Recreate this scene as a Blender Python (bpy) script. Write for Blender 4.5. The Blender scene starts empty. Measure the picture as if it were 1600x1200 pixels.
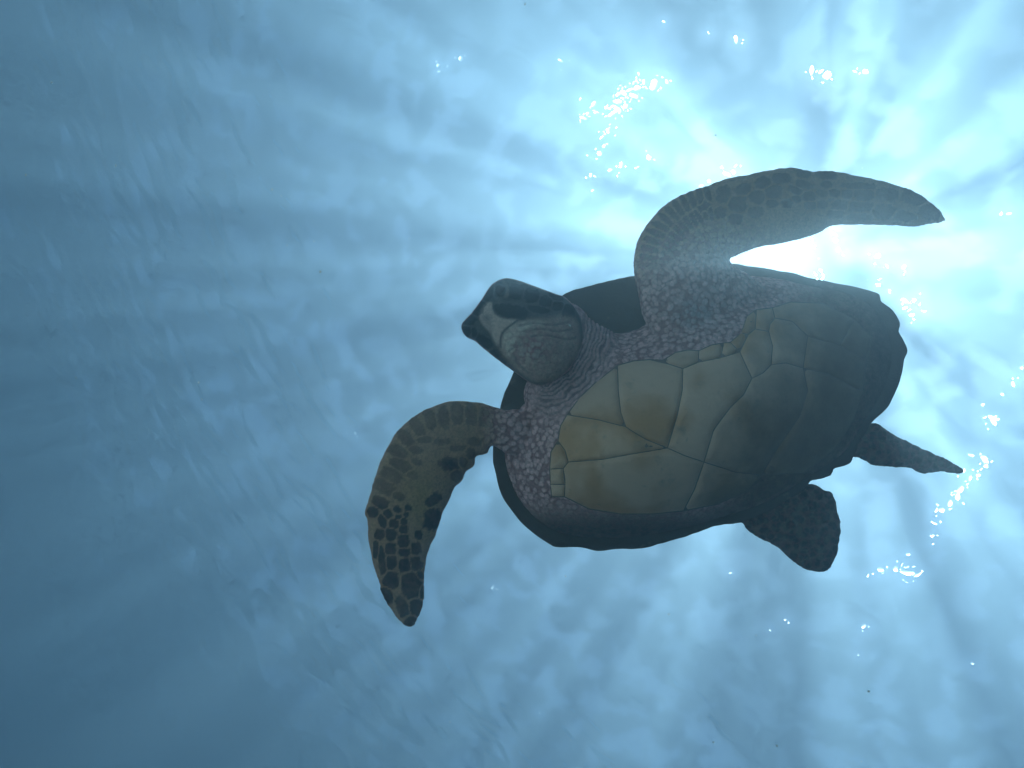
import bpy, bmesh, math, random
import numpy as np
from mathutils import Vector, Matrix, Quaternion
from mathutils.geometry import delaunay_2d_cdt

random.seed(7)
rng = np.random.default_rng(7)
scene = bpy.context.scene
C = scene.collection

# ------------------------------------------------------------------ camera
F, CX, CY = 1143.0, 800.0, 600.0          # focal length and centre in 1600 x 1200 pixels
ZENITH = (1250.0, 395.0)                  # where straight up lies in the frame
D = 1.6                                   # metres from the lens to the turtle's shell rim
cam_d = bpy.data.cameras.new('camera')
cam_d.sensor_width = 36.0
cam_d.lens = 36.0 * F / 1600.0
cam_d.clip_start = 0.02
cam_d.clip_end = 2000.0
cam = bpy.data.objects.new('camera', cam_d)
C.objects.link(cam)
n = Vector((ZENITH[0] - CX, CY - ZENITH[1], -F)).normalized()
CAM_Q = n.rotation_difference(Vector((0, 0, 1)))
cam.rotation_mode = 'QUATERNION'
cam.rotation_quaternion = CAM_Q
cam.location = (0, 0, 0)
scene.camera = cam

# ------------------------------------------------------------------ sky, sun, exposure
w = bpy.data.worlds.new('World')
scene.world = w
w.use_nodes = True
nt = w.node_tree
nt.nodes.clear()
sky = nt.nodes.new('ShaderNodeTexSky')
sky.sky_type = 'NISHITA'
sky.sun_disc = False
sky.sun_elevation = math.radians(89.0)
sky.sun_rotation = 0.0
sky.air_density = 1.0
sky.dust_density = 1.6
sky.ozone_density = 1.5
bg = nt.nodes.new('ShaderNodeBackground')
bg.inputs['Strength'].default_value = 0.05
wo = nt.nodes.new('ShaderNodeOutputWorld')
nt.links.new(sky.outputs[0], bg.inputs[0])
nt.links.new(bg.outputs[0], wo.inputs[0])

sd = bpy.data.lights.new('sun', 'SUN')
sd.energy = 5.0
sd.angle = math.radians(0.53)
sd.color = (1.0, 0.90, 0.76)
sun = bpy.data.objects.new('sun', sd)
sun.location = (0, 0, 30)
sun.rotation_euler = (math.radians(1.0), 0, 0)
C.objects.link(sun)

vs = scene.view_settings
vs.view_transform = 'Standard'
vs.look = 'None'
vs.exposure = 1.4
vs.gamma = 1.0
vs.use_curve_mapping = False
cy = scene.cycles
cy.use_denoising = True
cy.max_bounces = 5
cy.diffuse_bounces = 2
cy.glossy_bounces = 2
cy.transmission_bounces = 3
cy.transparent_max_bounces = 8
cy.volume_bounces = 1
cy.caustics_reflective = False
cy.caustics_refractive = False
cy.sample_clamp_indirect = 2.0
cy.sample_clamp_direct = 300.0
cy.use_adaptive_sampling = True
cy.adaptive_threshold = 0.03

# ------------------------------------------------------------------ material helpers
class NT:
    def __init__(self, name):
        self.m = bpy.data.materials.new(name)
        self.m.use_nodes = True
        self.t = self.m.node_tree
        self.t.nodes.clear()
        self.out = self.n('ShaderNodeOutputMaterial')
    def n(self, kind, **kw):
        nd = self.t.nodes.new(kind)
        for k, v in kw.items():
            setattr(nd, k, v)
        return nd
    def put(self, sock, v):
        if hasattr(v, 'is_output') or isinstance(v, bpy.types.NodeSocket):
            self.t.links.new(v, sock)
        else:
            sock.default_value = v
    def math(self, op, a, b=0.0, c=0.0, clamp=False):
        nd = self.n('ShaderNodeMath', operation=op, use_clamp=clamp)
        self.put(nd.inputs[0], a); self.put(nd.inputs[1], b); self.put(nd.inputs[2], c)
        return nd.outputs[0]
    def mix(self, f, a, b, blend='MIX'):
        nd = self.n('ShaderNodeMix', data_type='RGBA', blend_type=blend)
        self.put(nd.inputs[0], f); self.put(nd.inputs[6], a); self.put(nd.inputs[7], b)
        return nd.outputs[2]
    def ramp(self, f, lo, hi, a=0.0, b=1.0):
        nd = self.n('ShaderNodeMapRange', interpolation_type='SMOOTHSTEP')
        self.put(nd.inputs[0], f); self.put(nd.inputs[1], lo); self.put(nd.inputs[2], hi)
        self.put(nd.inputs[3], a); self.put(nd.inputs[4], b)
        return nd.outputs[0]
    def noise(self, vec, scale, detail=3.0, rough=0.55, dist=0.0):
        nd = self.n('ShaderNodeTexNoise')
        if vec is not None: self.put(nd.inputs['Vector'], vec)
        nd.inputs['Scale'].default_value = scale
        nd.inputs['Detail'].default_value = detail
        nd.inputs['Roughness'].default_value = rough
        nd.inputs['Distortion'].default_value = dist
        return nd.outputs[0]
    def voronoi(self, vec, scale, feature='F1', rnd=1.0):
        nd = self.n('ShaderNodeTexVoronoi', feature=feature)
        if vec is not None: self.put(nd.inputs['Vector'], vec)
        nd.inputs['Scale'].default_value = scale
        nd.inputs['Randomness'].default_value = rnd
        return nd
    def coord(self, which='Object'):
        return self.n('ShaderNodeTexCoord').outputs[which]
    def attr(self, name, out='Fac'):
        return self.n('ShaderNodeAttribute', attribute_name=name).outputs[out]
    def bump(self, h, dist, strength=1.0, normal=None):
        nd = self.n('ShaderNodeBump')
        nd.inputs['Strength'].default_value = strength
        nd.inputs['Distance'].default_value = dist
        self.put(nd.inputs['Height'], h)
        if normal is not None: self.put(nd.inputs['Normal'], normal)
        return nd.outputs[0]
    def principled(self, color, rough=0.6, normal=None, spec=0.4):
        p = self.n('ShaderNodeBsdfPrincipled')
        self.put(p.inputs['Base Color'], color)
        self.put(p.inputs['Roughness'], rough)
        p.inputs['IOR'].default_value = 1.2
        p.inputs['Specular IOR Level'].default_value = spec
        if normal is not None: self.put(p.inputs['Normal'], normal)
        self.t.links.new(p.outputs[0], self.out.inputs['Surface'])
        return p

def mesh_obj(name, verts, faces, mat, parent=None, smooth=True):
    me = bpy.data.meshes.new(name)
    me.from_pydata([tuple(v) for v in verts], [], [tuple(f) for f in faces])
    me.update()
    if smooth: me.shade_smooth()
    if mat: me.materials.append(mat)
    o = bpy.data.objects.new(name, me)
    C.objects.link(o)
    if parent: o.parent = parent
    return o

# ------------------------------------------------------------------ water surface, sea bed, body of water
SURF = 9.6        # metres of water over the lens
BED = -0.5

def axis(n_, half, power):
    t = np.linspace(-1, 1, n_)
    return half * np.sign(t) * (0.12 * np.abs(t) + 0.88 * np.abs(t) ** power)

def waves(X, Y):
    Z = np.zeros_like(X)
    r = np.random.default_rng(21)
    # a handful of swells and many short wind ripples, mostly running one way
    for i in range(46):
        lam = 3.2 * 0.87 ** i + 0.05
        a = r.normal(0.25, 0.75 if lam > 0.6 else 0.5)
        k = 2 * math.pi / lam
        amp = (0.0065 if lam > 0.5 else 0.0095) * lam ** 0.95
        ph = r.uniform(0, 6.28)
        u = X * math.cos(a) + Y * math.sin(a)
        v = -X * math.sin(a) + Y * math.cos(a)
        Z += amp * np.sin(k * u + ph + 0.9 * np.sin(v * k * 0.21 + ph * 1.7) + 0.5 * np.sin(u * k * 0.13 + 2 * ph))
    return Z

def water_surface_mat():
    m = NT('rippled_water_surface')
    co = m.coord('Object')
    # mask painted into the transparent colour stands in for waves focusing the light
    gobo = m.math('MAXIMUM', m.attr('shaft_gobo'), m.attr('glitter'))
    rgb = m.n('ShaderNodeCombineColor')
    for i in range(3): m.put(rgb.inputs[i], gobo)
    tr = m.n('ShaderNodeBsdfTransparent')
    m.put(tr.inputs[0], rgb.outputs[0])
    rf = m.n('ShaderNodeBsdfRefraction')
    rf.inputs['Roughness'].default_value = 0.0
    rf.inputs['IOR'].default_value = 1.33
    gl = m.n('ShaderNodeBsdfGlossy')
    gl.inputs['Roughness'].default_value = 0.02
    fr = m.n('ShaderNodeFresnel')
    fr.inputs['IOR'].default_value = 1.33
    a = m.n('ShaderNodeMixShader'); a.inputs[0].default_value = 0.22
    m.t.links.new(tr.outputs[0], a.inputs[1]); m.t.links.new(rf.outputs[0], a.inputs[2])
    b = m.n('ShaderNodeMixShader')
    m.put(b.inputs[0], fr.outputs[0])
    m.t.links.new(a.outputs[0], b.inputs[1]); m.t.links.new(gl.outputs[0], b.inputs[2])
    m.t.links.new(b.outputs[0], m.out.inputs['Surface'])
    return m.m

def grid(name, xs, ys, zf, mat):
    X, Y = np.meshgrid(xs, ys)
    Z = zf(X, Y)
    nx, ny = len(xs), len(ys)
    me = bpy.data.meshes.new(name)
    V = np.stack([X.ravel(), Y.ravel(), Z.ravel()], 1).astype(np.float32)
    i = np.arange(nx * ny).reshape(ny, nx)
    Q = np.stack([i[:-1, :-1], i[:-1, 1:], i[1:, 1:], i[1:, :-1]], -1).reshape(-1, 4).astype(np.int32)
    me.vertices.add(len(V)); me.vertices.foreach_set('co', V.ravel())
    me.loops.add(Q.size); me.loops.foreach_set('vertex_index', Q.ravel())
    me.polygons.add(len(Q))
    me.polygons.foreach_set('loop_start', np.arange(len(Q), dtype=np.int32) * 4)
    me.update(calc_edges=True); me.validate()
    me.shade_smooth()
    me.materials.append(mat)
    o = bpy.data.objects.new(name, me); C.objects.link(o)
    o['kind'] = 'structure'
    return o

def span(lo, hi, step, end=70.0, grow=1.06):
    mid = list(np.arange(lo, hi, step)); a, b = [lo], [mid[-1]]
    st = step
    while a[-1] > -end: st *= grow; a.append(a[-1] - st)
    st = step
    while b[-1] < end: st *= grow; b.append(b[-1] + st)
    return np.array(a[:0:-1] + mid + b[1:])
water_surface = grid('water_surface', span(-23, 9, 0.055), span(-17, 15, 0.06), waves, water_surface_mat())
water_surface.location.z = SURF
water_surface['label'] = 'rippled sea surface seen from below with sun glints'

def up_to_surface(px, py):
    v = CAM_Q @ Vector((px - CX, CY - py, -F))
    v = v * (SURF / v.z)
    return v.x, v.y
r = np.random.default_rng(9)
SPOTS = [(685, 102, 3), (686, 112, 2), (720, 92, 4), (876, 95, 3), (1150, 62, 4), (1037, 34, 2), (1107, 52, 1.5), (1268, 110, 5), (1283, 112, 3), (1292, 118, 6), (1293, 127, 3), (1352, 112, 4), (1336, 112, 2),
    (907, 155, 2), (1136, 272, 4), (1146, 269, 3), (1108, 283, 2.5), (1096, 290, 2), (1128, 262, 2), (912, 185, 4), (918, 178, 3), (928, 163, 4), (932, 176, 3), (957, 178, 5), (953, 166, 3), (966, 172, 4), (1021, 132, 7), (1031, 130, 3), (1042, 128, 3), (998, 116, 2.5), (950, 205, 4), (951, 212, 3),
    (947, 200, 3), (937, 240, 4), (940, 215, 3), (944, 228, 3), (923, 274, 3), (953, 266, 3), (970, 258, 4), (1014, 246, 4), (926, 298, 2), (918, 243, 1.5), (995, 262, 2), (1390, 455, 2), (1414, 470, 4), (1428, 469, 3),
    (1414, 481, 3), (1425, 492, 3), (1443, 486, 2), (1371, 400, 4), (1386, 416, 2), (1412, 417, 3), (1372, 445, 3), (1305, 375, 4), (1310, 390, 3), (1564, 334, 2), (1576, 334, 2), (1549, 652, 4), (1553, 660, 4), (1558, 655, 2.5), (1535, 632, 2),
    (1566, 616, 2), (1583, 600, 3), (1596, 575, 2), (1538, 717, 5), (1533, 725, 4), (1540, 728, 3), (1517, 711, 2.5), (1528, 742, 3), (1516, 747, 3), (1505, 735, 3), (1500, 765, 5), (1507, 768, 4), (1496, 775, 5), (1489, 780, 5), (1484, 787, 4),
    (1478, 784, 3), (1471, 797, 4), (1463, 797, 2.5), (1459, 817, 3), (1456, 837, 3), (1419, 866, 2.5), (1376, 890, 4.5), (1399, 889, 4), (1410, 894, 4), (1418, 895, 6), (1423, 891, 4), (1434, 898, 4), (1415, 900, 3), (1426, 900, 3), (1356, 899, 2.5),
    (1364, 896, 1.5), (1349, 978, 3.5), (1227, 968, 2), (1232, 972, 2), (1203, 984, 2), (1341, 1023, 1.5), (1519, 1036, 2.5), (1142, 895, 1.5), (770, 917, 3.5), (775, 917, 2), (555, 677, 3), (100, 498, 3), (121, 423, 2), (121, 435, 2), (122, 452, 2), (74, 443, 2.5),
    (105, 618, 2), (843, 1114, 2), (500, 1070, 1.5), (655, 62, 1), (540, 420, 1.2)]
for i in range(60):                       # the broad streak of glitter up and left of the sun
    k = r.random()
    SPOTS.append((950 + 52 * k + r.normal(0, 5), 180 - 48 * k + r.normal(0, 5), r.uniform(2.5, 5.5)))
for q in list(SPOTS):
    if q[2] > 2.6:
        for _ in range(2):
            a_ = r.uniform(0, 6.28); d_ = r.uniform(5, 15)
            SPOTS.append((q[0] + d_ * math.cos(a_), q[1] + d_ * math.sin(a_), r.uniform(0.8, 1.7)))
keep = []
for q in sorted(SPOTS, key=lambda q: -q[2]):
    if all(math.hypot(q[0] - p[0], q[1] - p[1]) > 1.05 * (q[2] + p[2]) for p in keep): keep.append(q)
SPOTS = keep
wv = np.empty(len(water_surface.data.vertices) * 3, np.float32)
water_surface.data.vertices.foreach_get('co', wv)
wv = wv.reshape(-1, 3)
def perlin(x, y, seed):
    g = np.random.default_rng(seed).uniform(0, 2 * math.pi, (256, 256))
    i, j = np.floor(x).astype(int), np.floor(y).astype(int)
    a, b = x - i, y - j
    def dot(di, dj):
        t = g[(i + di) % 256, (j + dj) % 256]
        return np.cos(t) * (a - di) + np.sin(t) * (b - dj)
    u, v = a ** 3 * (a * (6 * a - 15) + 10), b ** 3 * (b * (6 * b - 15) + 10)
    return (dot(0, 0) * (1 - u) + dot(1, 0) * u) * (1 - v) + (dot(0, 1) * (1 - u) + dot(1, 1) * u) * v
def fbm(x, y, seed, octaves):
    o, amp = np.zeros_like(x), 1.0
    for k in range(octaves):
        o += amp * perlin(x * 2 ** k + 11.3 * k, y * 2 ** k + 7.7 * k, seed + k)
        amp *= 0.5
    return o
def rise(x, lo, hi):
    inner = x[(np.abs(wv[:, 0]) < 8) & (np.abs(wv[:, 1]) < 8)]
    a, b = np.percentile(inner, lo), np.percentile(inner, hi)
    t = np.clip((x - a) / (b - a), 0, 1)
    return t * t * (3 - 2 * t)
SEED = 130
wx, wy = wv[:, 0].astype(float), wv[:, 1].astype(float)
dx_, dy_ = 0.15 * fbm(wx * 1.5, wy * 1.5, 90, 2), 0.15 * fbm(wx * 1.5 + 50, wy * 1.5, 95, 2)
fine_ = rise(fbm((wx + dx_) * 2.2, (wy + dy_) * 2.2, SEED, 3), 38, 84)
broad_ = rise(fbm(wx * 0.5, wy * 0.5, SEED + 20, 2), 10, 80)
shaft_gobo = (0.13 + 0.87 * fine_) * (0.5 + 0.5 * broad_)  # noise pattern, independent of the waves, that cuts the sunlight into shafts
at_ = water_surface.data.attributes.new('shaft_gobo', 'FLOAT', 'POINT')
at_.data.foreach_set('value', shaft_gobo.astype(np.float32))
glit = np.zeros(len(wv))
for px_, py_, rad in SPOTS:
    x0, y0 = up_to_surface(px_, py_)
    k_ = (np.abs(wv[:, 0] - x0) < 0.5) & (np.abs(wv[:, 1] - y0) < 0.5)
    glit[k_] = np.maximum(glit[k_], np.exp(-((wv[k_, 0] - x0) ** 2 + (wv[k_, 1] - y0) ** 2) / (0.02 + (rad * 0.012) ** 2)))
for px_, py_, rad in ((1225, 395, 0.55), (1145, 280, 0.35), (960, 160, 0.35), (1290, 115, 0.3)):  # extra openings in the light mask brighten the water round the sun
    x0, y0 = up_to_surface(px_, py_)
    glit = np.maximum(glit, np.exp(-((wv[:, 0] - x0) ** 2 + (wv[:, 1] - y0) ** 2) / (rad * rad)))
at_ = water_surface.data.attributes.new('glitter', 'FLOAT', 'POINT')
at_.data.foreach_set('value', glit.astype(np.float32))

def bounce_sand_mat():
    m = NT('pale_sand')
    co = m.coord('Object')
    sand = m.mix(m.noise(co, 0.35, 4.0), (0.88, 0.76, 0.60, 1), (0.94, 0.83, 0.68, 1))
    # unseen: pale sand placed to bounce light, dark reef to keep the rear dim
    patch = CAM_Q @ Vector((-0.85, 0.5, 0)); patch.z = 0; patch.normalize()
    mp = m.n('ShaderNodeMapping')
    m.put(mp.inputs['Vector'], co)
    mp.inputs['Location'].default_value = (-patch.x * 6.4, -patch.y * 6.4, 0)
    ln = m.n('ShaderNodeVectorMath', operation='LENGTH')
    m.put(ln.inputs[0], mp.outputs[0])
    f = m.math('ADD', ln.outputs['Value'], m.math('MULTIPLY', m.noise(co, 0.6, 4.0, 0.6), 3.0))
    c = m.mix(m.ramp(f, 7.7, 8.7), sand, m.mix(m.noise(co, 1.3, 4.0), (0.02, 0.03, 0.02, 1), (0.06, 0.06, 0.035, 1)))
    m.principled(c, 0.9, m.bump(m.noise(co, 3.0, 4.0), 0.08))
    return m.m
def bed_z(X, Y):  # unseen bank raised on one side to bounce light onto the turtle's front
    d = CAM_Q @ Vector((-0.85, 0.5, 0))
    t = np.clip(((X * d.x + Y * d.y) - 0.35) / 2.3, 0, 1)
    return 1.5 * t * t * (3 - 2 * t) + 0.15 * np.sin(X * 0.21 + 1) * np.sin(Y * 0.17) + 0.03 * np.sin(X * 2.1 + np.sin(Y * 0.7))
axb = axis(160, 70.0, 1.6)
sea_bed = grid('unseen_bounce_seabed', axb, axb, bed_z, bounce_sand_mat())
sea_bed.location.z = BED
sea_bed['label'] = 'unseen pale sand seabed, shaped to bounce light onto the turtle'

def haze():
    m = NT('sea_water')
    v = m.n('ShaderNodeVolumePrincipled')
    v.inputs['Color'].default_value = (0.34, 0.457, 0.555, 1)
    v.inputs['Absorption Color'].default_value = (0.11, 0.46, 0.99, 1)
    v.inputs['Density'].default_value = 0.285
    v.inputs['Anisotropy'].default_value = 0.62
    m.t.links.new(v.outputs[0], m.out.inputs['Volume'])
    x, z0, z1 = 72.0, BED - 1.3, SURF + 0.5
    vv = [(sx * x, sy * x, z) for z in (z0, z1) for sx, sy in ((-1, -1), (1, -1), (1, 1), (-1, 1))]
    ff = [(3, 2, 1, 0), (4, 5, 6, 7), (0, 1, 5, 4), (1, 2, 6, 5), (2, 3, 7, 6), (3, 0, 4, 7)]
    o = mesh_obj('haze', vv, ff, m.m, smooth=False)
    o['kind'] = 'stuff'
    o['label'] = 'sunlit blue sea water with light shafts'
    return o
haze()

# ------------------------------------------------------------------ the turtle
KPX = D / F
OX, OY = (1080 - CX) * KPX, -(640 - CY) * KPX
def tilt(px, py):
    return 0.22 * KPX * (py - 640.0)
def local(px, py, z):
    """a pixel and a height towards the lens -> metres in the turtle's own frame"""
    d = D - z
    return np.stack([(px - CX) / F * d - OX, -(py - CY) / F * d - OY, z], -1)
def back_to_px(P):
    d = D - P[:, 2]
    return (P[:, 0] + OX) / d * F + CX, -(P[:, 1] + OY) / d * F + CY

def spline(pts, step=4.0, closed=True):
    P = np.array(pts, float)
    nP = len(P)
    out = []
    for i in range(nP if closed else nP - 1):
        if closed:
            a, b, c, d = P[i - 1], P[i], P[(i + 1) % nP], P[(i + 2) % nP]
        else:
            a, b, c, d = P[max(i - 1, 0)], P[i], P[i + 1], P[min(i + 2, nP - 1)]
        k = max(1, int(np.hypot(*(c - b)) / step))
        for t in np.arange(k) / k:
            out.append(0.5 * (2 * b + (c - a) * t + (2 * a - 5 * b + 4 * c - d) * t * t + (3 * b - a - 3 * c + d) * t ** 3))
    return np.array(out)

def seg_dist(Q, poly, closed=True):
    A = poly
    B = np.roll(poly, -1, 0)
    if not closed: A, B = poly[:-1], poly[1:]
    best = np.full(len(Q), 1e9)
    for a, b in zip(A, B):
        ab = b - a
        t = np.clip(((Q - a) @ ab) / max(ab @ ab, 1e-9), 0, 1)
        dd = Q - (a + t[:, None] * ab)
        best = np.minimum(best, np.einsum('ij,ij->i', dd, dd))
    return np.sqrt(best)
def inside(Q, poly):
    x, y = Q[:, 0], Q[:, 1]
    r = np.zeros(len(Q), bool)
    for a, b in zip(poly, np.roll(poly, -1, 0)):
        if a[1] == b[1]: continue
        c = (a[1] > y) != (b[1] > y)
        r ^= c & (x < (b[0] - a[0]) * (y - a[1]) / (b[1] - a[1]) + a[0])
    return r
def sdist(Q, poly):
    d = seg_dist(Q, poly)
    return np.where(inside(Q, poly), d, -d)

class Inflate:
    """smooth swelling over an outline (Poisson), 0 at the edge and 1 at the fullest point"""
    def __init__(self, poly, cells=(16, 8, 4)):
        self.lo = poly.min(0) - 24
        hi = poly.max(0) + 24
        u = None
        for c in cells:
            nx, ny = [int(math.ceil(v / c)) + 1 for v in (hi - self.lo)]
            gx, gy = np.meshgrid(self.lo[0] + np.arange(nx) * c, self.lo[1] + np.arange(ny) * c)
            Q = np.stack([gx.ravel(), gy.ravel()], 1)
            M = inside(Q, poly).reshape(ny, nx)
            if u is None: new = np.zeros((ny, nx))
            else: new = self._s(u, oc, gx, gy)
            for _ in range(900 if c == cells[0] else 500):
                s = new.copy()
                s[1:-1, 1:-1] = 0.25 * (new[:-2, 1:-1] + new[2:, 1:-1] + new[1:-1, :-2] + new[1:-1, 2:] + c * c)
                new = np.where(M, s, 0)
            u, oc = new, c
        self.u, self.c = u / u.max(), oc
    def _s(self, u, c, x, y):
        fx = np.clip((x - self.lo[0]) / c, 0, u.shape[1] - 1.001)
        fy = np.clip((y - self.lo[1]) / c, 0, u.shape[0] - 1.001)
        i, j = fx.astype(int), fy.astype(int)
        a, b = fx - i, fy - j
        return (u[j, i] * (1 - a) * (1 - b) + u[j, i + 1] * a * (1 - b) + u[j + 1, i] * (1 - a) * b + u[j + 1, i + 1] * a * b)
    def __call__(self, x, y):
        return np.maximum(self._s(self.u, self.c, np.asarray(x, float), np.asarray(y, float)), 0)

def fill(poly, step):
    lo, hi = poly.min(0), poly.max(0)
    xs = np.arange(lo[0] + step / 2, hi[0], step)
    ys = np.arange(lo[1] + step / 2, hi[1], step * 0.87)
    Q = np.array([(x + (step / 2 if j % 2 else 0), y) for j, y in enumerate(ys) for x in xs])
    if len(Q):
        Q = Q[sdist(Q, poly) > step * 0.55]
    allp = np.vstack([poly, Q]) if len(Q) else poly
    r = delaunay_2d_cdt([Vector(p) for p in allp], [], [list(range(len(poly)))], 1, 1e-4)
    return np.array([(v.x, v.y) for v in r[0]]), [list(f) for f in r[2]]

def pillow(poly, zc, front, back, power=0.5, step=6.0, inf=None):
    inf = inf or Inflate(poly)
    V, T = fill(poly, step)
    u = inf(V[:, 0], V[:, 1]) ** power
    edge = seg_dist(V, poly) < 0.05
    u[edge] = 0
    zc_ = zc(V[:, 0], V[:, 1])
    fz = zc_ + front * u
    bz = zc_ - back * u
    P = local(V[:, 0], V[:, 1], fz)
    keep = np.where(~edge)[0]
    idx = np.arange(len(V)); idx[keep] = len(V) + np.arange(len(keep))
    B = local(V[keep, 0], V[keep, 1], bz[keep])
    faces = []
    for f in T:
        a, b, c = [V[i] for i in f[:3]]
        ccw = (b[0] - a[0]) * (c[1] - a[1]) - (b[1] - a[1]) * (c[0] - a[0]) < 0
        f = f if ccw else f[::-1]
        faces.append(f)
        g = [int(idx[i]) for i in f[::-1]]
        if g != [int(i) for i in f[::-1]]: faces.append(g)
    return np.vstack([P, B]), faces

# outlines, in photograph pixels
CARAPACE = spline([(770, 700), (774, 740), (786, 778), (803, 802), (822, 824), (858, 850), (872, 855), (905, 855), (935, 861), (962, 858), (1002, 857),
    (1030, 850), (1062, 841), (1090, 832), (1120, 821), (1150, 818), (1185, 806), (1225, 785), (1262, 760), (1266, 752), (1298, 743), (1303, 733),
    (1327, 724), (1337, 706), (1352, 676), (1366, 656), (1384, 640), (1396, 620), (1405, 598), (1409, 585), (1413, 562), (1418, 548), (1410, 528),
    (1404, 518), (1406, 504), (1394, 484), (1376, 470), (1374, 460), (1352, 452), (1310, 443), (1270, 435), (1235, 426), (1200, 420), (1140, 412),
    (1080, 415), (1000, 429), (960, 437), (920, 447), (880, 461), (845, 500), (815, 560), (800, 588), (789, 612), (782, 636), (776, 662)], 4)
TRUNK = spline([(800, 655), (826, 618), (862, 585), (890, 540), (912, 508), (950, 514), (1000, 508), (1020, 470), (1080, 445), (1150, 430), (1210, 434),
    (1270, 447), (1330, 460), (1366, 482), (1388, 520), (1394, 565), (1378, 615), (1350, 660), (1318, 708), (1262, 746), (1200, 784), (1130, 808), (1060, 828),
    (980, 841), (910, 840), (862, 828), (822, 796), (796, 750), (787, 700)], 6)
HEAD = spline([(785, 435), (800, 435), (830, 445), (865, 458), (885, 466), (905, 490), (912, 520), (905, 550), (885, 580), (855, 600), (832, 600), (803, 581),
    (775, 560), (750, 540), (742, 533), (730, 528), (722, 518), (720, 508), (727, 499), (738, 487), (752, 468), (768, 445)], 3)
NECK = spline([(850, 470), (900, 476), (925, 500), (960, 520), (985, 540), (960, 580), (920, 625), (880, 655), (835, 650), (818, 622), (825, 590), (850, 540)], 5)
FLIP_A = spline([(990, 425), (991, 395), (1000, 367), (1018, 341), (1048, 313), (1090, 295), (1140, 278), (1190, 268), (1228, 261), (1243, 262), (1262, 267),
    (1300, 267), (1345, 275), (1390, 285), (1430, 300), (1460, 320), (1477, 338), (1481, 346), (1452, 351), (1428, 355), (1400, 353), (1360, 352),
    (1320, 352), (1298, 354), (1280, 364), (1240, 377), (1190, 386), (1165, 394), (1141, 404), (1150, 416), (1185, 440), (1200, 470), (1185, 505), (1140, 535),
    (1080, 548), (1030, 535), (1006, 500), (998, 465)], 4)
FLIP_B = spline([(792, 640), (775, 636), (760, 631), (735, 627), (710, 626), (685, 631), (650, 648), (622, 672), (603, 702), (590, 732), (578, 772), (569, 803),
    (573, 810), (575, 840), (580, 870), (590, 905), (601, 936), (616, 961), (632, 977), (643, 981), (652, 968), (661, 942), (663, 912), (665, 882), (671, 858),
    (681, 836), (690, 806), (704, 778), (712, 760), (722, 752), (728, 738), (741, 728), (744, 714), (761, 709), (766, 700), (772, 697), (800, 712), (845, 700), (860, 670), (835, 640)], 3)
HIND_A = spline([(1300, 690), (1335, 672), (1365, 660), (1395, 678), (1440, 700), (1482, 719), (1507, 734), (1503, 741), (1470, 738), (1440, 740), (1420, 731),
    (1392, 730), (1362, 726), (1340, 715), (1310, 715)], 4)
HIND_B = spline([(1150, 800), (1163, 822), (1180, 838), (1214, 855), (1238, 877), (1264, 892), (1290, 893), (1303, 879), (1311, 850), (1314, 822), (1309, 800), (1303, 772),
    (1288, 766), (1278, 758), (1262, 755), (1225, 760), (1180, 775)], 4)

def ragged(poly, amp, wave, seed):
    rr = np.random.default_rng(seed)
    t = np.roll(poly, -1, 0) - np.roll(poly, 1, 0)
    t /= np.maximum(np.hypot(t[:, 0], t[:, 1]), 1e-6)[:, None]
    k = len(poly)
    n_ = np.zeros(k)
    for f_ in wave:
        n_ += rr.uniform(0.4, 1) * np.sin(np.arange(k) / k * 2 * math.pi * f_ + rr.uniform(0, 6.28)) * (0.5 + 0.5 * np.sin(np.arange(k) / k * 2 * math.pi * rr.integers(2, 6) + rr.uniform(0, 6)))
    return poly + np.stack([-t[:, 1], t[:, 0]], 1) * (n_ * amp)[:, None]
FLIP_A = ragged(FLIP_A, 0.7, (23, 41, 67), 1)
FLIP_B = ragged(FLIP_B, 0.6, (23, 41, 71), 2)
HIND_A = ragged(HIND_A, 0.8, (13, 23), 3)
HIND_B = ragged(HIND_B, 0.8, (13, 29), 4)
CARAPACE = ragged(CARAPACE, 0.6, (37, 61, 97), 5)
belly_inf = Inflate(TRUNK)
BELLY = 0.185
def belly_z(px, py):
    return tilt(px, py) + 0.012 + BELLY * belly_inf(px, py) ** 0.78

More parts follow.
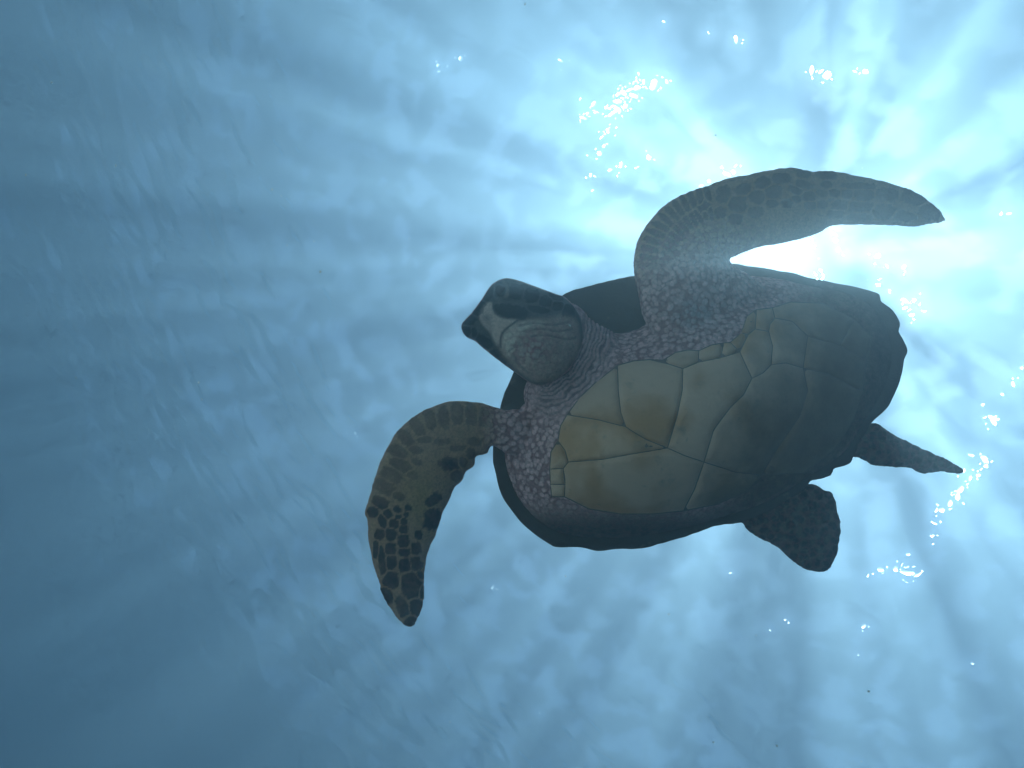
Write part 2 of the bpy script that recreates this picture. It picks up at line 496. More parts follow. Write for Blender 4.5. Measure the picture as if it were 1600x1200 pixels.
def build_body():
    parts = []
    parts.append(pillow(TRUNK, lambda x, y: tilt(x, y) + 0.012, BELLY, 0.10, 0.78, 6, belly_inf))
    parts.append(pillow(HEAD, lambda x, y: 0.085 + tilt(x, y) + 0.0002 * (y - 520), 0.085, 0.085, 0.5, 5))
    jw = spline([(800, 512), (838, 500), (884, 503), (906, 528), (900, 562), (872, 592), (842, 599), (812, 582), (794, 552)], 5)
    parts.append(pillow(jw, lambda x, y: 0.115 + tilt(x, y), 0.062, 0.06, 0.5, 5))
    bw = spline([(772, 448), (800, 443), (850, 459), (885, 472), (880, 486), (840, 486), (800, 478), (774, 470)], 5)
    parts.append(pillow(bw, lambda x, y: 0.10 + tilt(x, y), 0.055, 0.05, 0.5, 5))
    bk = spline([(722, 512), (735, 496), (752, 482), (775, 490), (784, 515), (778, 545), (752, 534), (734, 526)], 5)
    parts.append(pillow(bk, lambda x, y: 0.105 + tilt(x, y), 0.05, 0.05, 0.5, 5))
    parts.append(pillow(NECK, lambda x, y: 0.045 + tilt(x, y), 0.065, 0.06, 0.5, 6))
    fa = lambda x, y: tilt(x, y) + 0.085 - 0.00016 * np.maximum(x - 1080, 0) - 0.0000 * y
    parts.append(pillow(FLIP_A, fa, 0.055, 0.045, 0.6, 5))
    fb = lambda x, y: tilt(x, y) + 0.055 - 0.00010 * (y - 680)
    parts.append(pillow(FLIP_B, fb, 0.040, 0.035, 0.6, 5))
    parts.append(pillow(HIND_A, lambda x, y: tilt(x, y) - 0.012 + 0 * x, 0.022, 0.018, 0.6, 5))
    parts.append(pillow(HIND_B, lambda x, y: tilt(x, y) - 0.02 + 0 * x, 0.025, 0.02, 0.6, 5))
    V, T, o = [], [], 0
    for v, f in parts:
        V.append(v); T += [[int(i) + o for i in q] for q in f]; o += len(v)
    V = np.vstack(V)
    tmp = mesh_obj('tmp', V, T, None)
    md = tmp.modifiers.new('r', 'REMESH'); md.mode = 'VOXEL'; md.voxel_size = 0.0028
    ms = tmp.modifiers.new('s', 'SMOOTH'); ms.factor = 0.5; ms.iterations = 4
    dg = bpy.context.evaluated_depsgraph_get()
    me = bpy.data.meshes.new_from_object(tmp.evaluated_get(dg))
    bpy.data.objects.remove(tmp)
    me.name = 'body'
    return me

me = build_body()
nv = len(me.vertices)
P = np.empty(nv * 3, np.float32); me.vertices.foreach_get('co', P); P = P.reshape(-1, 3).astype(float)
print('body verts', nv)


turtle = bpy.data.objects.new('sea_turtle', None)
C.objects.link(turtle)
turtle.rotation_mode = 'QUATERNION'
turtle.rotation_quaternion = CAM_Q
turtle.location = CAM_Q @ Vector((OX, OY, -D))
turtle['label'] = 'green sea turtle swimming overhead, pale belly towards us, flippers spread'
turtle['category'] = 'sea turtle'

# ---- pigment of the skin, vertex by vertex
px, py = back_to_px(P)
Q = np.stack([px, py], 1)
def sstep(x, a, b):
    t = np.clip((x - a) / (b - a), 0, 1)
    return t * t * (3 - 2 * t)
def col(*c): return np.array(c, float)
def blend(base, w_, c): return base * (1 - w_[:, None]) + c * w_[:, None]
def vnoise(x, y, seed):
    g = np.random.default_rng(seed).random((64, 64))
    i, j = np.floor(x).astype(int), np.floor(y).astype(int)
    a, b = x - i, y - j
    a, b = a * a * (3 - 2 * a), b * b * (3 - 2 * b)
    G = lambda p, q: g[p % 64, q % 64]
    return G(i, j) * (1 - a) * (1 - b) + G(i + 1, j) * a * (1 - b) + G(i, j + 1) * (1 - a) * b + G(i + 1, j + 1) * a * b

near = lambda poly, m_: (px > poly[:, 0].min() - m_) & (px < poly[:, 0].max() + m_) & (py > poly[:, 1].min() - m_) & (py < poly[:, 1].max() + m_)
def sd_of(poly, m_=12):
    o = np.full(nv, -999.0)
    k = near(poly, m_)
    o[k] = sdist(Q[k], poly)
    return o
sA, sB, sHA, sHB, sH = sd_of(FLIP_A), sd_of(FLIP_B), sd_of(HIND_A), sd_of(HIND_B), sd_of(HEAD)

def scales(ells):
    """dark horny plates: distance to the nearest and next plate, in plate radii"""
    q1 = np.full(nv, 9.0); q2 = np.full(nv, 9.0)
    wob = 1 + 0.35 * (vnoise(px / 5, py / 5, 3) - 0.5) + 0.25 * (vnoise(px / 2.5, py / 2.5, 4) - 0.5)
    for cx, cy_, rx, ry, a in ells:
        k = (np.abs(px - cx) < 60) & (np.abs(py - cy_) < 60)
        c_, s_ = math.cos(math.radians(a)), math.sin(math.radians(a))
        dx, dy = px[k] - cx, py[k] - cy_
        u = np.abs((dx * c_ + dy * s_) / rx); v = np.abs((-dx * s_ + dy * c_) / ry)
        q = (u ** 2.6 + v ** 2.6) ** (1 / 2.6) * wob[k]
        o1, o2 = q1[k], q2[k]
        q2[k] = np.minimum(o2, np.maximum(o1, q)); q1[k] = np.minimum(o1, q)
    return sstep(q1, 1.18, 0.92) * sstep(q2 - q1, 0.08, 0.30)

EB = [(621, 796, 7, 5, 20), (606, 803, 7, 8, -30), (638, 794, 5, 5, 0), (635, 804, 4, 5, 0), (622, 808, 5, 4, 0), (615, 819, 8, 8, 0), (598, 815, 7, 10, -20), (631, 815, 5, 6, 0),
    (631, 827, 7, 7, 0), (611, 835, 8, 11, 0), (593, 835, 8, 9, 0), (631, 845, 9, 11, 0), (654, 836, 6, 7, 0), (610, 857, 9, 10, 0), (650, 857, 8, 10, -10), (632, 863, 9, 7, 0),
    (632, 883, 10, 11, 0), (612, 879, 9, 11, 0), (650, 881, 9, 12, -25), (597, 876, 6, 24, -6), (644, 915, 17, 20, 0), (611, 907, 13, 13, 0), (656, 899, 5, 9, -25), (630, 950, 9, 22, -25),
    (650, 950, 11, 15, 10), (641, 968, 11, 9, 0), (676, 811, 13, 17, 15), (677, 781, 14, 8, -38), (704, 725, 17, 11, 5), (660, 925, 6, 12, 0), (604, 930, 9, 14, -20), (588, 858, 5, 14, 0),
    (714, 646, 10, 17, 0), (736, 647, 9, 17, 2), (757, 652, 8, 14, 5), (693, 652, 9, 17, -8), (672, 656, 8, 16, -18), (652, 667, 9, 16, -28), (634, 684, 9, 15, -40), (622, 706, 15, 9, 25), (627, 727, 17, 9, 28),
    (612, 742, 17, 10, 28), (602, 762, 17, 10, 30), (594, 785, 14, 9, 25), (645, 742, 10, 6, 20), (664, 687, 11, 5, 0), (650, 703, 11, 6, 15), (652, 722, 8, 5, 15), (622, 775, 11, 6, 30), (583, 800, 8, 9, 0),
    (690, 690, 12, 5, 0), (715, 700, 12, 5, -5), (742, 690, 10, 6, -10), (735, 708, 7, 9, 20), (722, 722, 7, 9, 20), (712, 742, 8, 9, 30)]
EA = [(1255, 288, 13, 6, 18), (1243, 298, 11, 6, 20), (1264, 307, 12, 7, 0), (1291, 288, 9, 6, 10), (1284, 302, 10, 5, 5), (1304, 302, 9, 6, 10), (1245, 311, 8, 5, 10), (1313, 320, 12, 8, 0),
    (1324, 303, 9, 7, 0), (1350, 305, 17, 9, 0), (1342, 291, 26, 5, 3), (1345, 323, 19, 8, 0), (1386, 304, 19, 10, 4), (1285, 320, 9, 6, 0), (1266, 321, 10, 6, 0), (1306, 335, 13, 6, 0), (1382, 331, 19, 10, 0),
    (1427, 309, 21, 11, 18), (1412, 338, 18, 8, 5), (1452, 331, 18, 11, 22), (1183, 308, 12, 10, 0), (1208, 300, 13, 10, 0), (1221, 279, 15, 8, 0), (1192, 286, 13, 9, -10), (1153, 320, 14, 12, 0),
    (1149, 342, 11, 8, 0), (1207, 318, 9, 6, 0), (1160, 296, 13, 8, -12), (1130, 304, 10, 13, 10), (1125, 332, 10, 9, 0), (1230, 318, 9, 6, 0), (1180, 332, 12, 8, 0), (1100, 325, 8, 14, 35), (1255, 272, 12, 6, 3), (1290, 274, 16, 6, 2), (1345, 340, 20, 6, 0)]
for i_ in range(13):                      # long plates fanned round the bend of the far flipper
    a_ = math.radians(182 + i_ * 6.5)
    for rr, L_ in ((112, 14), (85, 11)):
        EA.append((1125 + rr * math.cos(a_), 420 + rr * math.sin(a_) * 1.05, L_, 5.0, math.degrees(a_) + random.uniform(-6, 6)))
EH = []
for poly, nE in ((HIND_A, 60), (HIND_B, 90)):
    lo, hi = poly.min(0), poly.max(0)
    pts = []
    for _ in range(1200):
        c_ = rng.uniform(lo, hi)
        if inside(c_[None], poly)[0] and all(np.hypot(*(c_ - q)) > 12.5 for q in pts): pts.append(c_)
    EH += [(c_[0], c_[1], 7.5, 6.0, random.uniform(0, 180)) for c_ in pts]
dB = scales(EB) * (sB > -3); dA = scales(EA) * (sA > -3)
dH = scales(EH) * ((sHA > -3) | (sHB > -3)) * (sd_of(TRUNK) < 4)

mott = vnoise(px / 14, py / 14, 11) * 0.5 + vnoise(px / 5, py / 5, 12) * 0.5
SKIN, FLIP = col(0.97, 0.61, 0.60), col(0.56, 0.36, 0.23)
K = np.tile(SKIN, (nv, 1)) * (0.8 + 0.4 * mott)[:, None]
K = blend(K, sstep(mott, 0.62, 0.85) * 0.6, col(0.42, 0.22, 0.24))
pebble = np.ones(nv)
# front flippers run into the neck skin at the shoulder
rA = np.hypot((px - 1095) * 0.9, (py - 510))
wA = sstep(sA, -2, 3) * sstep(rA, 70, 165)
K = blend(K, wA, FLIP * 1.05 * (0.85 + 0.3 * mott)[:, None]); pebble *= 1 - 0.85 * sstep(sA, -2, 3) * sstep(rA, 120, 200)
wB = sstep(sB, -2, 3) * sstep(px, 800, 745)
olive = np.exp(-(((px - 657) / 30) ** 2 + ((py - 785) / 50) ** 2))
K = blend(K, wB, (FLIP * 0.95) * (0.8 + 0.4 * mott)[:, None]); pebble *= 1 - 0.85 * sstep(sB, -2, 3) * sstep(px, 775, 740)
K = blend(K, wB * olive * 0.7, col(0.46, 0.33, 0.14))
wH = np.maximum(sstep(sHA, -2, 2), sstep(sHB, -2, 2)) * sstep(sd_of(TRUNK), 8, -4)
K = blend(K, wH, col(0.17, 0.16, 0.13) * (0.7 + 0.6 * mott)[:, None]); pebble *= 1 - 0.6 * wH
DARK = col(0.042, 0.036, 0.030)
plate = np.clip(dA * 0.8 * sstep(rA, 95, 150) + dB * sstep(px, 778, 750) + dH * 0.8, 0, 1)
# plates along the leading edge of the near flipper are paler and browner than those at its tip
tone = sstep(py, 760, 800) * (sB > -3) + (sA > -3) * 0.8 + (wH > 0.5) * 0.8 + np.exp(-(((px - 704) / 18) ** 2 + ((py - 725) / 13) ** 2)) + np.exp(-(((px - 677) / 18) ** 2 + ((py - 781) / 15) ** 2))
K = blend(K, plate * (0.50 + 0.45 * np.clip(tone, 0, 1)) * (0.75 + 0.4 * vnoise(px / 17, py / 17, 31)).clip(0, 1), DARK * (0.6 + 0.9 * mott)[:, None])
vein = sstep(np.abs(vnoise(px / 6, py / 6, 41) - 0.5), 0.06, 0.0) * np.maximum(wA, wB)
K = blend(K, vein * 0.35 * (1 - plate), col(0.12, 0.09, 0.065))
# back of the trunk, toned to the hind scutes' painted shade
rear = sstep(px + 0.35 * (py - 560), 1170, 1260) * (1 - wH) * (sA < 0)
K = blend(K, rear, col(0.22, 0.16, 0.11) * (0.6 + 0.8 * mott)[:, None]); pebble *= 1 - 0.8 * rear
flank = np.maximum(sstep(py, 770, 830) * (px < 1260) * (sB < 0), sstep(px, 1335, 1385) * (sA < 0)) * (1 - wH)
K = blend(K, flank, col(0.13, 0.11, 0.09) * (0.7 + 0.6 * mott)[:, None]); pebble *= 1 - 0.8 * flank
K = blend(K, np.exp(-(((px - 1085) / 38) ** 2 + ((py - 490) / 30) ** 2)) * 0.8, col(0.60, 0.52, 0.55))
# head
wHd = sstep(sH, -1, 3) * (P[:, 2] > tilt(px, py) + 0.045 + 0.04 * sstep(px, 850, 900))
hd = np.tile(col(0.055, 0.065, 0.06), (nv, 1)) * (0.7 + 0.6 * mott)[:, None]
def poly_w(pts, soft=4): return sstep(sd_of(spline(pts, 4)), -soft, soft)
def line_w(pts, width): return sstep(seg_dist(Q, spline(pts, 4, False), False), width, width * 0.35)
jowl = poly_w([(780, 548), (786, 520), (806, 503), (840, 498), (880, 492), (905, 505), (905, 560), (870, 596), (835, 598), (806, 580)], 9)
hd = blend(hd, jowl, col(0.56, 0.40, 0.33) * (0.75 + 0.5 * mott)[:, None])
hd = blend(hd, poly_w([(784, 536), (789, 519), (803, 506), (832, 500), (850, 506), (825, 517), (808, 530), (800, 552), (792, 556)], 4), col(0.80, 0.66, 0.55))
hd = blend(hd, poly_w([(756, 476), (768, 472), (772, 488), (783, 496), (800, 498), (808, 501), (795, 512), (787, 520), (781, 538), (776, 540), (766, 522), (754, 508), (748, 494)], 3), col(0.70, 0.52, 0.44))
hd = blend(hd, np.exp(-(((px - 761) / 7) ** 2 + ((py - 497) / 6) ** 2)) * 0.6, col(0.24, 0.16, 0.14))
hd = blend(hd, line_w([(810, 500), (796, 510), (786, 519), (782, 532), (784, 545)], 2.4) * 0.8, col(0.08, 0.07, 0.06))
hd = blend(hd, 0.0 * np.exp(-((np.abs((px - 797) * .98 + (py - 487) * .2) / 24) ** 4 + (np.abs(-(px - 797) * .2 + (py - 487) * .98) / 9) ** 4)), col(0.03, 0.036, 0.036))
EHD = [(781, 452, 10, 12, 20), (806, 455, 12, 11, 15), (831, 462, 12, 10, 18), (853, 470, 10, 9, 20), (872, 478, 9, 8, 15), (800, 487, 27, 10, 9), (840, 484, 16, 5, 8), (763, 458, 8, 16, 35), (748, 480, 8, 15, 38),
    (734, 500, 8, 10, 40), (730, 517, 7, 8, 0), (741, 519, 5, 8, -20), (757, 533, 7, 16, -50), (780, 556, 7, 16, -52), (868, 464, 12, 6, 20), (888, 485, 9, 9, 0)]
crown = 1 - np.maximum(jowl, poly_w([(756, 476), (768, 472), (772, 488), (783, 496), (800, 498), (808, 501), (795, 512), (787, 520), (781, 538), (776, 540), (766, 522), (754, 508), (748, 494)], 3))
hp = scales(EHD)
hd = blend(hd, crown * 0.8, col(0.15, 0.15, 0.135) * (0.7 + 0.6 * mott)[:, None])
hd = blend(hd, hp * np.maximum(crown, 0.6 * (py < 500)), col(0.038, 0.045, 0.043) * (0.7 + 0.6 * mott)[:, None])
hd = blend(hd, line_w([(786, 440), (792, 449), (793, 459), (788, 466)], 4.2) * 0.55, col(0.30, 0.28, 0.25))
for pl in ([(812, 509), (835, 505), (862, 508), (890, 503)], [(818, 518), (845, 514), (872, 518), (896, 514)], [(830, 526), (856, 524), (885, 530), (902, 527)], [(803, 556), (812, 570), (828, 584)], [(796, 548), (806, 541), (818, 538)]):
    lw = line_w(pl, 2.6) * jowl
    hd = blend(hd, lw * 0.5, col(0.16, 0.12, 0.10)); crease = lw if 'crease' not in globals() else np.maximum(crease, lw)
beads = np.exp(-(((px - 832) / 26) ** 2 + ((py - 545) / 20) ** 2))
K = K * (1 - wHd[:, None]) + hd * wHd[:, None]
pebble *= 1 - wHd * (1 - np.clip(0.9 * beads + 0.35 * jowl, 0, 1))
K = blend(K, beads * wHd * 0.5, col(0.40, 0.32, 0.33))
# rings of folded skin where the neck bends under the jaw
dn = np.where(sH > -120, 0, 0) + seg_dist(Q, spline([(912, 490), (912, 522), (902, 552), (882, 580), (852, 602)], 4, False), False)
wrk = sstep(dn, 75, 30) * (1 - wHd) * sstep(px, 828, 850) * sstep(py, 480, 505) * sstep(px, 985, 950) * (sB < 0)
pebble *= 1 - 0.75 * wrk
ph_ = dn / (5.2 + dn * 0.03) * 2 * math.pi + 9.0 * vnoise(px / 26, py / 26, 5) + 4.0 * vnoise(px / 9, py / 9, 15)
fold = np.sin(ph_) * (0.25 + 1.1 * vnoise(px / 7, py / 7, 6))
K = blend(K, wrk * sstep(fold, 0.1, -0.6) * 0.7, col(0.17, 0.11, 0.12))
K = blend(K, wrk * sstep(fold, 0.35, 0.9) * 0.5, col(0.74, 0.62, 0.62))

nrm_ = np.empty(nv * 3, np.float32); me.vertices.foreach_get('normal', nrm_); nrm_ = nrm_.reshape(-1, 3)
disp = 0.0011 * plate + 0.0016 * wrk * fold + 0.0016 * (jowl * wHd) - 0.0022 * crease * wHd + 0.0012 * hp * crown * wHd + 0.0012 * (mott - 0.5)
shield = spline([(886, 650), (930, 602), (965, 574), (1036, 567), (1092, 552), (1160, 524), (1182, 488), (1285, 478), (1355, 525), (1345, 612), (1300, 702), (1190, 740), (1068, 795), (970, 800), (884, 774), (864, 770), (862, 706)], 8)
under = sstep(sd_of(shield), -2, 6)
disp = disp * (1 - under) - 0.0015 * under
P2 = P + nrm_ * disp[:, None]
me.vertices.foreach_set('co', P2.astype(np.float32).ravel())
me.update()
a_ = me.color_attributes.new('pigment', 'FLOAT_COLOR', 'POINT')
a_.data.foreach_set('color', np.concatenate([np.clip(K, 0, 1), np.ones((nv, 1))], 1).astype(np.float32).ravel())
a_ = me.attributes.new('pebble', 'FLOAT', 'POINT'); a_.data.foreach_set('value', np.clip(pebble, 0, 1).astype(np.float32))

def skin_mat():
    m = NT('turtle_skin')
    co = m.coord('Object')
    warp = m.n('ShaderNodeVectorMath', operation='MULTIPLY_ADD')
    nz = m.n('ShaderNodeTexNoise'); m.put(nz.inputs['Vector'], co); nz.inputs['Scale'].default_value = 30
    m.put(warp.inputs[0], nz.outputs['Color']); warp.inputs[1].default_value = (0.012,) * 3; m.put(warp.inputs[2], co)
    vc = m.voronoi(warp.outputs[0], 88.0, 'F1', 0.9)
    pb = m.attr('pebble')
    patchy = m.noise(co, 16.0, 2.0)
    cell = m.ramp(vc.outputs['Distance'], m.math('MULTIPLY_ADD', patchy, 0.45, 0.50), 0.34)
    gap = m.math('MULTIPLY', m.math('SUBTRACT', 1.0, cell), pb)
    tone = m.math('MULTIPLY_ADD', vc.outputs['Color'], 0.5, 0.75)
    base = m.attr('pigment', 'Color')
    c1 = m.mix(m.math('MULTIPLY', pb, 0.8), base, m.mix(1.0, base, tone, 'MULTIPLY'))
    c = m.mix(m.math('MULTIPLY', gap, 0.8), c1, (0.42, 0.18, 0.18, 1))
    fine = m.noise(co, 220.0, 3.0, 0.6)
    c = m.mix(0.35, c, m.mix(1.0, c, m.ramp(fine, 0.3, 0.7, 0.4, 1.3), 'MULTIPLY'))
    h = m.math('MULTIPLY_ADD', m.math('MULTIPLY', cell, pb), 1.0, m.math('MULTIPLY', fine, 0.35))
    m.principled(c, 0.75, m.bump(h, 0.0025), 0.25)
    return m.m
me.materials.append(skin_mat())
body = bpy.data.objects.new('body', me); C.objects.link(body); body.parent = turtle
body['label'] = 'leathery head, neck and four scaled flippers'
me.shade_smooth()

# ---- carapace: domed back, thin scalloped rim
def carapace_mat():
    m = NT('shell_horn')
    co = m.coord('Object')
    c = m.mix(m.noise(co, 9.0, 5.0, 0.6, 0.5), (0.07, 0.065, 0.055, 1), (0.16, 0.135, 0.10, 1))
    c = m.mix(m.ramp(m.noise(co, 26.0, 3.0), 0.62, 0.72, 0.0, 0.5), c, (0.28, 0.24, 0.18, 1))
    m.principled(c, 0.65, m.bump(m.noise(co, 40.0, 4.0), 0.004), 0.25)
    return m.m
V, T = fill(CARAPACE, 8)
ci = Inflate(CARAPACE)
u = ci(V[:, 0], V[:, 1])
edge = seg_dist(V, CARAPACE) < 0.05
u[edge] = 0
t0 = tilt(V[:, 0], V[:, 1])
front = local(V[:, 0], V[:, 1], t0 + 0.006 + 0.05 * u ** 0.8)
back = local(V[:, 0], V[:, 1], t0 - 0.006 - 0.21 * u ** 0.55)
fs = []
nV = len(V)
nb = len(CARAPACE)
for f in T:
    a, b, c = [V[i] for i in f[:3]]
    f = f if (b[0] - a[0]) * (c[1] - a[1]) - (b[1] - a[1]) * (c[0] - a[0]) < 0 else f[::-1]
    fs.append([int(i) for i in f]); fs.append([int(i) + nV for i in f[::-1]])
ring = [int(np.argmin(np.hypot(*(V - p).T))) for p in CARAPACE]
for i, j in zip(ring, ring[1:] + ring[:1]):
    fs.append([i, j, j + nV, i + nV])
car = mesh_obj('carapace', np.vstack([front, back]), fs, carapace_mat(), turtle)
bm = bmesh.new(); bm.from_mesh(car.data); bmesh.ops.recalc_face_normals(bm, faces=bm.faces); bm.to_mesh(car.data); bm.free()
car['label'] = 'dark scalloped shell rim'

# ---- plastron: horny scutes with recessed seams
def scute_mat():
    m = NT('plastron_scute')
    co = m.coord('Object')
    oi = m.n('ShaderNodeObjectInfo').outputs['Random']
    c = m.mix(m.ramp(m.noise(co, 7.0, 3.0, 0.5, 0.3), 0.42, 0.66), (0.97, 0.64, 0.46, 1), (0.74, 0.40, 0.19, 1))
    c = m.mix(m.ramp(m.noise(co, 14.0, 5.0, 0.65), 0.55, 0.75, 0.0, 0.55), c, (0.30, 0.26, 0.20, 1))
    c = m.mix(m.ramp(m.noise(co, 70.0, 4.0, 0.65), 0.60, 0.78, 0.0, 0.4), c, (0.22, 0.17, 0.12, 1))
    # hind scutes: rear shade painted into the colour, over some brown-grey algae mottling
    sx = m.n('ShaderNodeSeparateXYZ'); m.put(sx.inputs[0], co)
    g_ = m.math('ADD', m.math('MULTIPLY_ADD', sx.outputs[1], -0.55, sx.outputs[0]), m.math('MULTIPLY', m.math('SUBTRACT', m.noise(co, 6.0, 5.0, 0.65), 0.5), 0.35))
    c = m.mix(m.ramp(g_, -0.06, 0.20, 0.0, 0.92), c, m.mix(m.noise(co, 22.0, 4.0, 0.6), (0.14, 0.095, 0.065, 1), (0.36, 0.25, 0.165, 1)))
    c = m.mix(1.0, c, m.math('MULTIPLY_ADD', oi, 0.2, 0.86), 'MULTIPLY')
    hgt = m.math('ADD', m.noise(co, 25.0, 4.0, 0.6), m.math('MULTIPLY', m.noise(co, 160.0, 2.0), 0.3))
    m.principled(c, 0.5, m.bump(hgt, 0.003), 0.35)
    return m.m
def seam_mat():
    m = NT('plastron_seam')
    m.principled(m.mix(m.noise(m.coord('Object'), 60.0), (0.20, 0.14, 0.11, 1), (0.36, 0.26, 0.20, 1)), 0.8)
    return m.m
def plate_mesh(poly, low, high, step, round_px):
    V, T = fill(poly, step)
    d = seg_dist(V, poly)
    d[d < 0.05] = 0
    z = belly_z(V[:, 0], V[:, 1])
    zt = z + low + (high - low) * sstep(d, 0, round_px) ** 0.6
    top = local(V[:, 0], V[:, 1], zt)
    ring = [int(np.argmin(np.hypot(*(V - p).T))) for p in poly]
    bot = local(V[ring, 0], V[ring, 1], z[ring] - 0.006)
    n0 = len(V)
    fs = []
    for f in T:
        a, b, c = [V[i] for i in f[:3]]
        f = f if (b[0] - a[0]) * (c[1] - a[1]) - (b[1] - a[1]) * (c[0] - a[0]) < 0 else f[::-1]
        fs.append([int(i) for i in f])
    k = len(ring)
    for i in range(k):
        j = (i + 1) % k
        fs.append([ring[i], ring[j], n0 + j, n0 + i])
    return np.vstack([top, bot]), fs
def inset(poly, e):
    """pull an outline in by e pixels"""
    P_ = np.asarray(poly, float)
    area = 0.5 * np.sum(P_[:, 0] * np.roll(P_[:, 1], -1) - np.roll(P_[:, 0], -1) * P_[:, 1])
    t = np.roll(P_, -1, 0) - np.roll(P_, 1, 0)
    t /= np.maximum(np.hypot(t[:, 0], t[:, 1]), 1e-6)[:, None]
    nrm = np.stack([-t[:, 1], t[:, 0]], 1) * (1 if area > 0 else -1)
    N_ = P_ + nrm * e
    return N_[sdist(N_, P_) > 0.55 * e]
def resample(pts, step=7.0):
    P_ = np.array(pts, float); out = []
    for a, b in zip(P_, np.roll(P_, -1, 0)):
        k = max(1, int(round(np.hypot(*(b - a)) / step)))
        out += [a + (b - a) * t for t in np.arange(k) / k]
    return np.array(out)
SCUTES = [
    [(886, 648), (905, 622), (930, 598), (965, 571), (966, 610), (970, 645), (978, 667), (935, 656)],
    [(965, 571), (990, 564), (1015, 562), (1045, 569), (1067, 576), (1066, 610), (1058, 650), (1043, 700), (1010, 687), (985, 672), (978, 667), (970, 645), (966, 610)],
    [(886, 648), (935, 656), (978, 667), (985, 672), (1010, 687), (1043, 700), (990, 709), (940, 718), (888, 722), (883, 704), (872, 689), (876, 665)],
    [(1067, 576), (1091, 566), (1125, 559), (1156, 550), (1165, 570), (1175, 591), (1162, 617), (1141, 637), (1115, 672), (1100, 722), (1070, 712), (1043, 700), (1058, 650), (1066, 610)],
    [(1043, 700), (1070, 712), (1100, 722), (1085, 765), (1068, 798), (1020, 803), (970, 803), (920, 795), (882, 776), (883, 750), (880, 732), (888, 722), (940, 718), (990, 709)],
    [(1175, 591), (1192, 583), (1205, 570), (1228, 567), (1255, 575), (1262, 610), (1250, 650), (1215, 700), (1190, 742), (1150, 738), (1100, 722), (1115, 672), (1141, 637), (1162, 617)],
    [(1100, 722), (1150, 738), (1190, 742), (1165, 768), (1120, 788), (1068, 798), (1085, 765)],
    [(1255, 575), (1295, 585), (1347, 612), (1333, 656), (1304, 702), (1256, 738), (1190, 742), (1215, 700), (1250, 650), (1262, 610)],
    [(1036, 563), (1055, 551), (1075, 547), (1092, 548), (1091, 566), (1067, 576), (1045, 569)],
    [(1092, 548), (1112, 539), (1131, 536), (1126, 559), (1091, 566)],
    [(1131, 536), (1141, 535), (1156, 550), (1126, 559)],
    [(1141, 535), (1158, 520), (1169, 523), (1156, 550)],
    [(1169, 523), (1180, 514), (1201, 518), (1207, 540), (1205, 570), (1192, 583), (1175, 591), (1165, 570), (1156, 550)],
    [(1167, 494), (1182, 484), (1180, 514), (1169, 523), (1158, 520)],
    [(1182, 484), (1207, 481), (1211, 497), (1203, 507), (1201, 518), (1180, 514)],
    [(1201, 518), (1203, 507), (1211, 497), (1238, 502), (1262, 525), (1255, 575), (1228, 567), (1205, 570), (1207, 540)],
    [(1207, 481), (1235, 472), (1285, 474), (1335, 500), (1312, 540), (1262, 525), (1238, 502), (1211, 497)],
    [(1262, 525), (1312, 540), (1352, 562), (1347, 612), (1295, 585), (1255, 575)], [(1335, 500), (1360, 525), (1352, 562), (1312, 540)],
    [(872, 689), (883, 704), (888, 722), (880, 732), (859, 733), (861, 706)],
    [(859, 733), (880, 732), (883, 757), (860, 757)],
    [(860, 757), (883, 757), (882, 776), (862, 776)],
]
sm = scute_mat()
hull = resample([(886, 647), (905, 621), (930, 597), (965, 570), (990, 563), (1015, 561), (1036, 562), (1055, 550), (1075, 546), (1092, 547), (1112, 538), (1131, 535), (1141, 534), (1158, 519), (1167, 493), (1182, 483),
    (1207, 480), (1235, 471), (1285, 473), (1335, 499), (1361, 525), (1353, 562), (1348, 612), (1334, 656), (1305, 703), (1257, 739), (1190, 743), (1165, 769), (1120, 789), (1068, 799), (1020, 804), (970, 804), (920, 796),
    (882, 777), (861, 777), (858, 733), (860, 706), (871, 688), (875, 665)], 8)
plastron = mesh_obj('plastron', *plate_mesh(hull, 0.0005, 0.0012, 14, 4), seam_mat(), turtle)
plastron['label'] = 'cream belly shell of large scutes with dark seams'
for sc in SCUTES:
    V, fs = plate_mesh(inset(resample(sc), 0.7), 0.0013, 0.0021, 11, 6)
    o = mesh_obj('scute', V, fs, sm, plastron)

# ---- eye
def ball(name, c, r, mat, parent, sx=1, sy=1, sz=1):
    bm = bmesh.new()
    bmesh.ops.create_uvsphere(bm, u_segments=24, v_segments=14, radius=r)
    for v in bm.verts: v.co = Vector((v.co.x * sx, v.co.y * sy, v.co.z * sz))
    m_ = bpy.data.meshes.new(name); bm.to_mesh(m_); bm.free()
    m_.shade_smooth(); m_.materials.append(mat)
    o = bpy.data.objects.new(name, m_); C.objects.link(o); o.parent = parent; o.location = c
    return o
m = NT('eye_dark'); m.principled(m.mix(m.noise(m.coord('Object'), 200.0), (0.01, 0.012, 0.012, 1), (0.03, 0.03, 0.025, 1)), 0.12, None, 0.6)
spot = P2[(np.hypot(px - 782, py - 454) < 3) & (P2[:, 2] > 0.02)]
ez = float(spot[:, 2].max())
eye = ball('eye', Vector(local(782.0, 454.0, ez - 0.003)), 0.0105, m.m, turtle, 1.0, 1.2, 0.7)

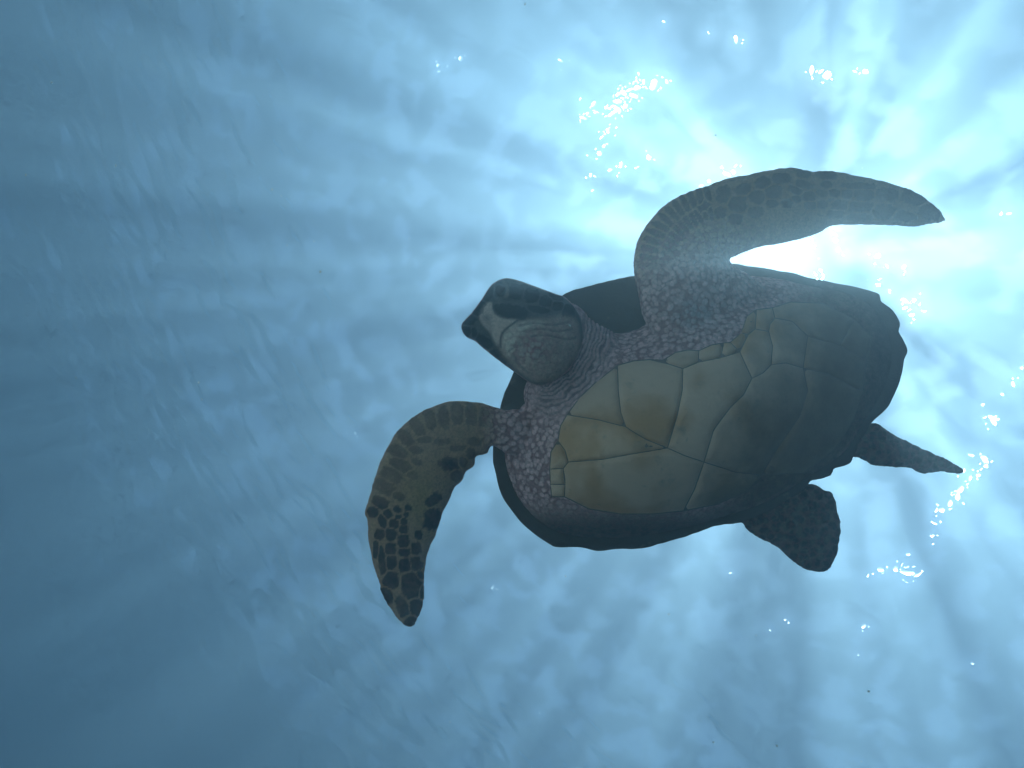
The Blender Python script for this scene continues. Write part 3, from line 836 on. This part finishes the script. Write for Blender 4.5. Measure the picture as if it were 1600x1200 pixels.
# ---- drifting specks in the water
def specks():
    m = NT('drifting_speck')
    d = m.n('ShaderNodeBsdfDiffuse'); d.inputs[0].default_value = (0.8, 0.8, 0.75, 1)
    t = m.n('ShaderNodeBsdfTranslucent'); t.inputs[0].default_value = (0.85, 0.85, 0.8, 1)
    x = m.n('ShaderNodeMixShader'); x.inputs[0].default_value = 0.6
    m.t.links.new(d.outputs[0], x.inputs[1]); m.t.links.new(t.outputs[0], x.inputs[2]); m.t.links.new(x.outputs[0], m.out.inputs['Surface'])
    r = np.random.default_rng(5)
    V, T = [], []
    oc = np.array([(1, 0, 0), (-1, 0, 0), (0, 1, 0), (0, -1, 0), (0, 0, 1), (0, 0, -1)], float)
    of = [(0, 2, 4), (2, 1, 4), (1, 3, 4), (3, 0, 4), (2, 0, 5), (1, 2, 5), (3, 1, 5), (0, 3, 5)]
    for i in range(1600):
        p = r.uniform((-4, -4, 0.3), (4, 4, 4.5))
        s = r.uniform(0.0008, 0.0028) * r.uniform(0.6, 1.3, 3)
        b = len(V) * 6
        V.append(oc * s + p)
        T += [tuple(b + k for k in f) for f in of]
    o = mesh_obj('drifting_specks', np.vstack(V), T, m.m, smooth=False)
    o['kind'] = 'stuff'
    o['label'] = 'tiny pale specks drifting in the water'
specks()

# ---- added flecks at the surface that stand in for sun glints on the waves
def flecks():
    m = NT('sun_glint_fleck')
    t = m.n('ShaderNodeBsdfRefraction'); t.inputs['IOR'].default_value = 1.7; t.inputs['Roughness'].default_value = 0.6
    m.t.links.new(t.outputs[0], m.out.inputs['Surface'])
    r = np.random.default_rng(9)
    spots = SPOTS
    V, T = [], []
    oc = np.array([(0, 0, 1)] + [(math.cos(a) , math.sin(a), 0) for a in np.arange(8) * math.pi / 4] + [(0, 0, -1)])
    nn = 0
    for qx, qy, rad in spots:
        x, y = up_to_surface(qx, qy)
        dist = math.sqrt(x * x + y * y + SURF * SURF)
        R_ = rad / F * dist * 0.85
        a = r.uniform(0, 3.14); el = r.uniform(1.0, 1.75)
        L_ = oc * np.array([R_ * el, R_ / el, R_ * 0.3])
        L_[1:9] *= r.uniform(0.8, 1.2, (8, 1))
        ca, sa = math.cos(a), math.sin(a)
        L_ = np.stack([L_[:, 0] * ca - L_[:, 1] * sa, L_[:, 0] * sa + L_[:, 1] * ca, L_[:, 2]], 1)
        V.append(L_ + (x * 0.992, y * 0.992, SURF * 0.992))
        for k in range(8):
            T.append((nn + 9, nn + 1 + (k + 1) % 8, nn + 1 + k))
        nn += 10
    o = mesh_obj('glint_flecks', np.vstack(V), T, m.m)
    o['kind'] = 'stuff'
    o['label'] = 'bright flecks added at the surface as stand-ins for sun glints'
flecks()
